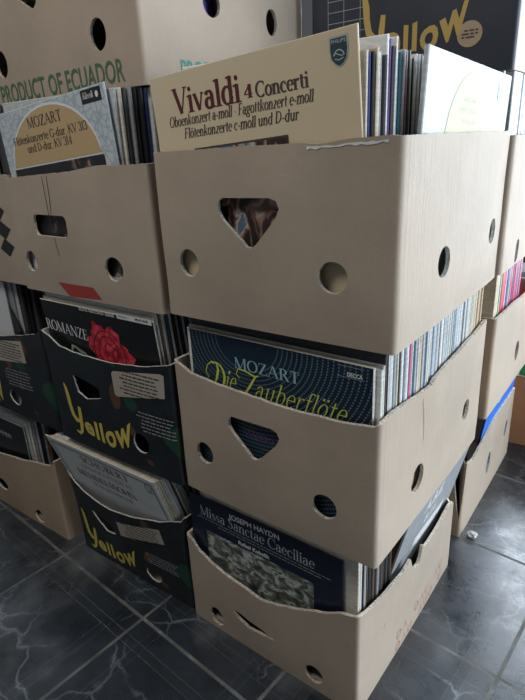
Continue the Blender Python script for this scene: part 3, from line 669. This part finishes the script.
# --- leftmost stack
p = feature(A1, 'dark', -.012+.02, .014, .244-.02, .252, .0035, 'cover_black', 'sp_sage green', 'black record cover with thin white lettering, frontmost in the low box at the left edge', rot=0, zoff=.02)
p('lettering', fit(sans('Beethoven', 0), .01, .155, .203, .020, .199), 'pale_ink')
p = feature(A2, 'wh', -.05+.06, .016, .216, .296, .004, 'cover_white', 'sp_mid grey', 'white record cover at the left edge in the leftmost dark box', zoff=.013)
p = feature(A3, 'gr', .012, .016, .30, .272, .004, 'sp_mid grey', 'sp_black', 'dim grey record cover at the left edge in the box with black diamonds', zoff=.005)
# --- front stack middle: navy cover with dashed swirl
p = feature(C2, 'zau', .031, .012, .313, .274, .0045, 'swirl', 'sp_ivory', 'navy record cover of dashed swirls titled Mozart Die Zauberflöte, in the middle front box', zoff=.0135+.003)
p('title', fit(serif('MOZART'), .089, .203, .226, .0175), 'blue_ink')
sc = lambda t_: serif(t_, .75, .42, .04, .55)
p('script_title', merge(fit(sc('ie'), .066, .090, .188, .032), fit(sc('auberflöte'), .125, .277, .186, .032),
   xf(merge(ribbon([(.052, .200, .002), (.058, .212, .004), (.062, .226, .005), (.060, .236, .003), (.050, .238, .002), (.040, .230, .0015), (.036, .218, .0015), (.042, .210, .0015)]), arc(.058, .217, .016, .021, -110, 120, .0015, .0045),
   ribbon([(.104, .222, .0015), (.098, .228, .0015), (.102, .237, .0018), (.116, .236, .0025), (.134, .231, .003), (.140, .234, .002)]), ribbon([(.134, .231, .003), (.122, .212, .004), (.110, .196, .003), (.120, .194, .003), (.132, .190, .002)])), -.007, -.011)), 'lime_ink')
p('label_lettering', fit(sans('DECCA', .03), .276, .298, .2555, .0058), 'white_ink'); p('label_box', merge(rect(.262, .300, .2685, .269), rect(.262, .300, .2535, .254)), 'pale_ink')
p('lower_lettering', merge(fit(serif('Karl Böhm'), .115, .190, .139, .012), fit(serif('WUNDERLICH LEAR'.replace('W', 'V').replace('I', 'l')), .10, .20, .115, .012)), 'plum')
# --- front stack bottom: navy cover with relief photo
p = feature(C1, 'hay', .007, .012, .330, .275, .004, 'cover_navy', 'cover_navy', 'navy record cover titled Joseph Haydn with grey relief picture, in the lowest front box', zoff=.0175)
p('title', fit(sans('JOSEPH HAYDN', .02, .8), .099, .210, .2555, .0110, .2600), 'white_ink')
p('title', fit(serif('Missa Sanctae Caeciliae', .85, 0, 0, .75), .028, .279, .235, .0215), 'pale_ink')
smalls = []
for y_, x0, x1 in ((.2285, .020, .302), (.2225, .070, .280)):
    x = x0
    while x < x1:
        w_ = random.uniform(.004, .012); smalls.append(rect(x, x+w_, y_, y_+.0016)); x += w_+.002
p('small_print', merge(*smalls), 'sp_mid grey')
p('artist_lettering', fit(sans('Rafael Kubelik', .02), .118, .187, .2085, .0085), 'white_ink')
p('relief_picture', merge(rect(.040, .276, .080, .2045)), 'stucco', .0004)
# --- side records of the lower crates
p = side_record(C1, .145, -.050, .020, .300, .300, .005, 'sp_mid grey', 'sp_pale grey', 'silvery grey record cover leaning out over the right rim of the lowest front box', .020)
p('lettering', merge(fit(sans('A.B.E.', .03), .085, .175, .245, .030), fit(sans('B.I.L.', .02), .11, .175, .205, .022)), 'white_ink'); p('pale_panel', rect(.085, .235, .10, .185), 'cover_white')
p = side_record(D1, .135, -.030, .010, .300, .310, .005, 'sp_bright blue', 'sp_navy blue', 'bright blue record cover leaning on the right wall of the torn box', .010)
p('pale_figure', merge(ribbon([(.05, .27, .02), (.12, .255, .03), (.2, .27, .02)])), 'sp_pale blue')

ORD1 = ['', 'first', 'second', 'third', 'fourth', 'fifth', 'sixth', 'seventh', 'eighth', 'ninth', 'tenth', 'eleventh', 'twelfth', 'thirteenth', 'fourteenth', 'fifteenth', 'sixteenth', 'seventeenth', 'eighteenth', 'nineteenth']
TENS = {2: 'twent', 3: 'thirt', 4: 'fort', 5: 'fift', 6: 'sixt', 7: 'sevent', 8: 'eight', 9: 'ninet'}
def ordinal(n):
    if n < 20: return ORD1[n]
    return TENS[n//10]+('ieth' if n % 10 == 0 else 'y-'+ORD1[n % 10])
protos = {}
def proto(spine, t, h, w):
    k = (spine, t, h, w)
    if k not in protos:
        protos[k] = sleeve_mesh('record_sleeve', w, t, h, 'sp_'+spine, 'sp_'+spine)
    return protos[k]
def row(ct, y, names, where, group, h, jx=.003, jh=.0, right=.008, tilt=.0, w=LP, ts=(.003, .004, .0045), gap=.0007, y_end=None, zoff=None, after='behind the front cover', top_jit=0, step=0, lean=0, least=.002):
    """records one behind another; names gives the spine colours front to back"""
    n = 0
    Mx = Matrix.Translation(ct.root.location) @ Matrix.Rotation(ct.root.rotation_euler.z, 4, 'Z')
    z = ct.base+.001 if zoff is None else zoff
    for it in names:
        nm, t, dh = it if isinstance(it, tuple) else (it, random.choice(ts), 0)
        if y+t > (y_end or ct.D-ct.t-.003): break
        n += 1
        hh = round(h+dh-random.choice((0, 0, .001, .002, .003))*top_jit, 4)
        o = bpy.data.objects.new('record_sleeve', proto(nm, t, hh, w)); C.objects.link(o)
        x = ct.W/2-ct.t-max(least, right-step*(n-1))-random.uniform(0, jx)-w/2
        L = Mx @ Matrix.Translation((x, -ct.D/2+y, z)) @ Matrix.Rotation(lean, 4, 'X') @ Matrix.Rotation(random.uniform(-tilt, tilt), 4, 'Y')
        loc, q, s_ = L.decompose(); o.location = loc; o.rotation_euler = q.to_euler()
        tag(o, f'{nm} spined record, {ordinal(n)} {after} in {where}', 'record', group)
        y += t+gap
    return y
def pick(n, pal): return [random.choice(pal) for _ in range(n)]
LG = ['pale grey', 'white', 'pale grey', 'mid grey', 'ivory', 'pale blue', 'dusty blue', 'white', 'pale grey', 'charcoal']
c3n = [('ivory', .003, -.004), ('navy blue', .005, -.006), ('black', .004, -.004), ('beige', .004, 0), ('ivory', .004, -.004), ('mid grey', .004, -.004), ('charcoal', .004, -.006), ('white', .004, .016), ('purple', .004, .012),
       ('charcoal', .003, .004), ('white', .003, .012), ('dusty blue', .003, 0), ('teal', .005, -.002), ('pale grey', .004, .002), ('crimson', .003, -.004), ('mid grey', .005, .002), ('charcoal', .005, .002), ('beige', .004, -.002), ('black', .003, -.006)]
row(C3, .022, c3n+pick(40, LG+['black', 'tan']), 'the top front box', 'records in the top front box', .318-.012, jx=.002, right=.046, step=.0009, least=.0335, tilt=.004, w=.298, top_jit=1, gap=.0012, zoff=.015, after='behind the Vivaldi cover', y_end=.30)
row(C3, .402, ['teal', 'white', 'dusty blue'], 'the top front box', 'records in the top front box', .302, jx=.001, right=.008, zoff=.015, ts=(.004,), after='past the white sideways cover')
c2n = [('white', .004, -.028), ('ivory', .004, -.022), ('charcoal', .004, -.010), ('black', .004, 0), 'ivory', 'pale grey', 'pale blue', 'white', 'mid grey', 'sage green', 'ivory', 'pale grey', ('black', .004, 0), ('brown', .003, 0), 'white', 'pale blue', 'pale grey', 'white', 'mid grey', 'pink', ('crimson', .0045, 0), 'pale grey', 'teal', 'black', 'pale blue', 'white', ('tan', .005, -.028), 'beige', 'black']
c2n += pick(70, LG+['pale blue', 'white', 'dusty blue'])
c2n[72:] = ['beige', 'tan', 'ivory', 'tan', 'beige', 'tan', 'ivory', 'tan']+['tan']*10
row(C2, .018, c2n, 'the middle front box', 'records in the middle front box', .3035, jx=.003, right=.0015, w=.332, after='behind the swirl cover', top_jit=1)
c1n = [('ivory', .005, -.016), ('beige', .004, -.02), ('white', .003, -.01), ('black', .004, 0), ('mid grey', .003, 0), ('pale grey', .003, -.005)]+pick(40, ['black', 'black', 'charcoal', 'black', 'brown', 'charcoal', 'mid grey'])
row(C1, .018, c1n, 'the lowest front box', 'records in the lowest front box', .3255, jx=.003, right=.004, w=.330, after='behind the navy relief cover', y_end=.138)
b3n = ['pale grey', 'ivory', 'charcoal', 'mid grey', 'black', 'black', 'navy blue', 'pale grey', 'yellow', 'pale blue', 'ivory', 'teal', 'brown', 'mid grey', 'black', 'beige', 'beige', 'pale blue', 'pale grey', 'charcoal']+pick(20, ['black', 'charcoal', 'mid grey', 'brown'])
row(B3, .020, b3n, 'the red patch box', 'records in the box with the red patch', .3155, jx=.003, right=.066, step=.0042, w=.290, after='behind the arch cover', ts=(.005, .006, .0045), gap=.001)
b2n = [('ivory', .003, -.012), ('white', .003, -.006), ('brown', .004, 0), ('pale grey', .005, 0), ('charcoal', .005, 0), ('pale grey', .004, 0), ('black', .005, 0), ('mid grey', .004, 0), ('black', .005, 0), ('pale grey', .004, 0), ('navy blue', .006, 0), ('dusty blue', .005, 0)]
row(B2, .034, b2n+pick(8, ['black', 'charcoal']), 'the rose cover box', 'records in the middle box of the second stack', .3095, w=.300, after='behind the rose cover', right=.026, step=.0022, zoff=.004, lean=math.radians(5))
b1n = [('ivory', .004, 0), ('beige', .004, 0), 'ivory', 'white', 'pale grey', 'charcoal', 'ivory', 'mid grey', 'pale grey', 'sage green', 'charcoal', 'mid grey', 'black', 'sage green', 'black', 'charcoal']
yb_ = row(B1, .060, b1n, 'the Schubert box', 'records in the lowest box of the second stack', .333, w=.325, right=.014, step=.001, after='behind the front cover', zoff=.0075, lean=math.radians(17.5))
row(B1, .25, pick(20, ['black', 'mid grey', 'charcoal']), 'the Schubert box', 'upright records in the lowest box of the second stack', .335, w=.325, right=.014, after='upright at the back', zoff=.0075)
row(A1, .020, [('pale grey', .003, 0), ('ivory', .003, 0), 'mid grey', 'pale grey', 'black', 'mid grey', 'brown', 'black', 'black', 'charcoal', 'black', 'charcoal'], 'the low left box', 'records in the low box at the left edge', .268, w=.225, right=.112, step=.006, after='behind the black cover', ts=(.004, .005), zoff=.0195)
row(A1, .078, ['black', 'black', 'charcoal', 'brown', 'black', 'black', 'charcoal'], 'the low left box', 'records in the low box at the left edge', .312, w=.31, right=.010, after='of the taller ones at the back', ts=(.006, .007))
row(A2, .022, ['mid grey', 'pale grey', ('charcoal', .008, 0), 'black', ('charcoal', .009, 0), 'black', ('brown', .008, 0), 'black', ('charcoal', .009, 0), 'teal', 'black', ('black', .009, 0), 'charcoal', 'black'], 'the leftmost dark box', 'records in the leftmost dark box', .303, w=.215, right=.115, step=.0085, after='behind the white cover', ts=(.004, .007))
row(A3, .022, ['charcoal', 'pale grey', 'black', 'ivory', 'charcoal', 'black', 'mid grey', 'black'], 'the box with black diamonds', 'records in the box with black diamonds', .316, w=.32, right=.010, after='behind the dim grey cover', ts=(.005, .007))
row(D3, .012, pick(24, LG), 'the rear top box', 'records in the pale box behind the top front box', .305, w=.32, after='from the front', ts=(.006, .008))
d2n = [('beige', .006, 0), ('beige', .006, 0), ('tan', .008, 0), ('beige', .010, 0), ('green', .004, -.006), ('white', .005, -.004), ('green', .004, -.004), ('crimson', .018, 0), ('crimson', .012, 0), ('pink', .005, 0), ('white', .004, 0), ('navy blue', .014, 0), ('lilac', .008, 0), ('pale grey', .006, 0), ('crimson', .014, 0), ('navy blue', .008, 0), ('purple', .008, 0), ('crimson', .014, 0), ('pink', .005, 0), ('navy blue', .01, 0), ('crimson', .014, 0), ('purple', .012, 0), ('crimson', .010, 0)]
row(D2, .008, d2n, 'the bright box of the rear stack', 'records in the bright box of the rear stack', .302, w=.325, after='from the front', jx=.002, right=.003)
row(D1, .010, ['black', 'black', 'charcoal', 'black', 'black', 'charcoal', 'black', 'black', 'black', 'black', 'charcoal', 'black', 'black', 'black', 'black', 'black', 'black'], 'the torn box', 'black records in the torn box', .325, w=.31, after='from the torn corner', ts=(.005, .006), right=.02, y_end=.125, zoff=.012)
row(F1, .010, [('green', .012, 0), ('black', .01, 0), ('sage green', .01, 0), ('black', .01, 0)], 'the orange-brown box', 'records in the orange-brown box', .27, w=.33, after='from the front', right=.02)
# cushions of fruit film inside the upper fruit box (seen through its holes)
def lump(name, x, y, z, rx, ry, rz, m, label, cat):
    bm = bmesh.new(); bmesh.ops.create_icosphere(bm, subdivisions=4, radius=1)
    for v in bm.verts:
        d = 1+.12*noise.noise(v.co*2.3+Vector((x*9, y*9, z)))+.05*noise.noise(v.co*6)
        v.co = Vector((v.co.x*rx*d, v.co.y*ry*d, v.co.z*rz*d))
    zm = min(v.co.z for v in bm.verts)
    me = bpy.data.meshes.new(name); bm.to_mesh(me); bm.free(); me.materials.append(m)
    me.polygons.foreach_set('use_smooth', [True]*len(me.polygons)); o = link(name, me); o.location = (x, y, z-zm); return tag(o, label, cat)
bag = mat('dark_green_film', (.012, .05, .045), .18, .6, bump=1, bscale=18); blu = mat('violet_blue_film', (.09, .07, .30), .3, .5, bump=1, bscale=18)
lump('plastic_bag', -.690, .175, .992, .145, .085, .095, bag, 'dark green plastic bag inside the green-lettered box', 'bag')
lump('plastic_bag', -.463, .195, .992, .038, .060, .085, blu, 'violet-blue plastic bag inside the green-lettered box', 'bag')
lump('plastic_bag', -.463, .355, .992, .038, .050, .070, mat('white_film', (.6, .6, .6), .4, bump=.6, bscale=18), 'white plastic bag inside the green-lettered box', 'bag')
bm = bmesh.new(); bmesh.ops.create_icosphere(bm, subdivisions=3, radius=.011)
for v in bm.verts: v.co *= 1+.45*noise.noise(v.co*160); v.co.z *= .7
zm = min(v.co.z for v in bm.verts); me = bpy.data.meshes.new('crumpled_paper'); bm.to_mesh(me); bm.free(); me.materials.append(M['crumpled'])
o = link('crumpled_paper', me); o.location = (-.022, .565, -zm); o.scale = (1.1, .8, 1); tag(o, 'small crumpled white paper scrap on the tiles beside the rear stack', 'paper')

# ------------------------------------------------------------------ room
X0, X1, Y0, Y1, ZC = -2.4, 2.5, -3.4, 2.9, 2.95
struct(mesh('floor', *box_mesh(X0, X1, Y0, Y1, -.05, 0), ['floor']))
def wall(name, v): struct(mesh(name, *v, ['wall_plaster']))
def wall_hole(name, axis, pos, t, a0, a1, h0, h1, b0, b1):
    """wall with one window opening: axis 'x' or 'y' is the normal"""
    lp, f = cut(fill([[(a0, 0), (a1, 0), (a1, ZC), (a0, ZC)], [(h0, b0), (h1, b0), (h1, b1), (h0, b1)]]), 10, 10)
    n = len(lp); mk = (lambda a, b, o: (pos+o, a, b)) if axis == 'x' else (lambda a, b, o: (a, pos+o, b))
    V = [mk(a, b, 0) for a, b in lp]+[mk(a, b, t) for a, b in lp]; F = list(f)+[tuple(i+n for i in reversed(q)) for q in f]
    cnt = {}
    for q in f:
        for i in range(len(q)):
            a, b = q[i], q[(i+1) % len(q)]; cnt.setdefault((min(a, b), max(a, b)), []).append((a, b))
    F += [(b, a, a+n, b+n) for e in cnt.values() if len(e) == 1 for a, b in e]
    struct(mesh(name, V, F, ['wall_plaster']))
wall('wall_left', box_mesh(X0-.1, X0, Y0, Y1+.1, 0, ZC)); wall('wall_front', box_mesh(X0-.1, X1+.1, Y0-.1, Y0, 0, ZC))
wall_hole('wall_right', 'x', X1, .1, Y0, Y1, -.3, 2.1, .35, 2.0)
wall_hole('wall_back', 'y', Y1, .1, X0, X1+.1, -.9, 1.6, .1, 2.75)
struct(mesh('ceiling', *box_mesh(X0-.1, X1+.1, Y0-.1, Y1+.1, ZC, ZC+.06), ['ceiling_paint']))
def window(name, axis, pos, a0, a1, b0, b1, n):
    bm = bmesh.new(); V, F = [], []
    def add(q):
        k = len(V); V.extend(q[0]); F.extend([tuple(i+k for i in f) for f in q[1]])
    t = .025
    def bx(u0, u1, z0, z1): add(box_mesh(pos, pos+.04, u0, u1, z0, z1) if axis == 'x' else box_mesh(u0, u1, pos, pos+.04, z0, z1))
    bx(a0, a1, b0, b0+t*2); bx(a0, a1, b1-t*2, b1)
    for i in range(n+1):
        u = a0+(a1-a0)*i/n; bx(max(a0, u-t), min(a1, u+t), b0+t*2, b1-t*2)
    struct(mesh(name, V, F, ['window_paint'])); bm.free()
window('window_1', 'x', X1+.03, -.3, 2.1, .35, 2.0, 3); window('window_2', 'y', Y1+.03, -.9, 1.6, .1, 2.75, 3)

def area(name, loc, rot, sx, sy, power, col):
    l = bpy.data.lights.new(name, 'AREA'); l.shape = 'RECTANGLE'; l.size = sx; l.size_y = sy; l.energy = power; l.color = col
    o = bpy.data.objects.new(name, l); C.objects.link(o); o.location = loc; o.rotation_euler = rot; return o
area('daylight_right_window', (X1-.01, .9, 1.175), (0, PI/2, 0), 1.65, 2.35, 112, (.80, .90, 1))
area('daylight_back_window', (.35, Y1-.01, 1.43), (-PI/2, 0, 0), 2.5, 2.6, 175, (.80, .90, 1))
area('front_fill_light', (-.50, -.78, 1.85), (0, 0, 0), .5, .5, 9.5, (1, .96, .90))  # added fill light for the box fronts, no real lamp hangs here
w = bpy.data.worlds.new('sky'); S.world = w; w.use_nodes = True; bg = w.node_tree.nodes['Background']
sk = w.node_tree.nodes.new('ShaderNodeTexSky'); sk.sky_type = 'NISHITA'; sk.sun_disc = False; sk.sun_elevation = math.radians(40); sk.sun_rotation = math.radians(120)
w.node_tree.links.new(sk.outputs[0], bg.inputs[0]); bg.inputs[1].default_value = .06

# ------------------------------------------------------------------ camera
cam = bpy.data.cameras.new('camera'); co = bpy.data.objects.new('camera', cam); C.objects.link(co)
co.location = (.2267, -.5505, .8967); co.rotation_euler = (1.2063, .0462, .6276)
cam.sensor_fit = 'HORIZONTAL'; cam.sensor_width = 36; cam.lens = 36*547.4/525; cam.clip_start = .02
S.camera = co
S.view_settings.view_transform = 'Standard'; S.view_settings.look = 'None'; S.view_settings.gamma = 1; S.view_settings.exposure = 0
S.view_settings.use_curve_mapping = False
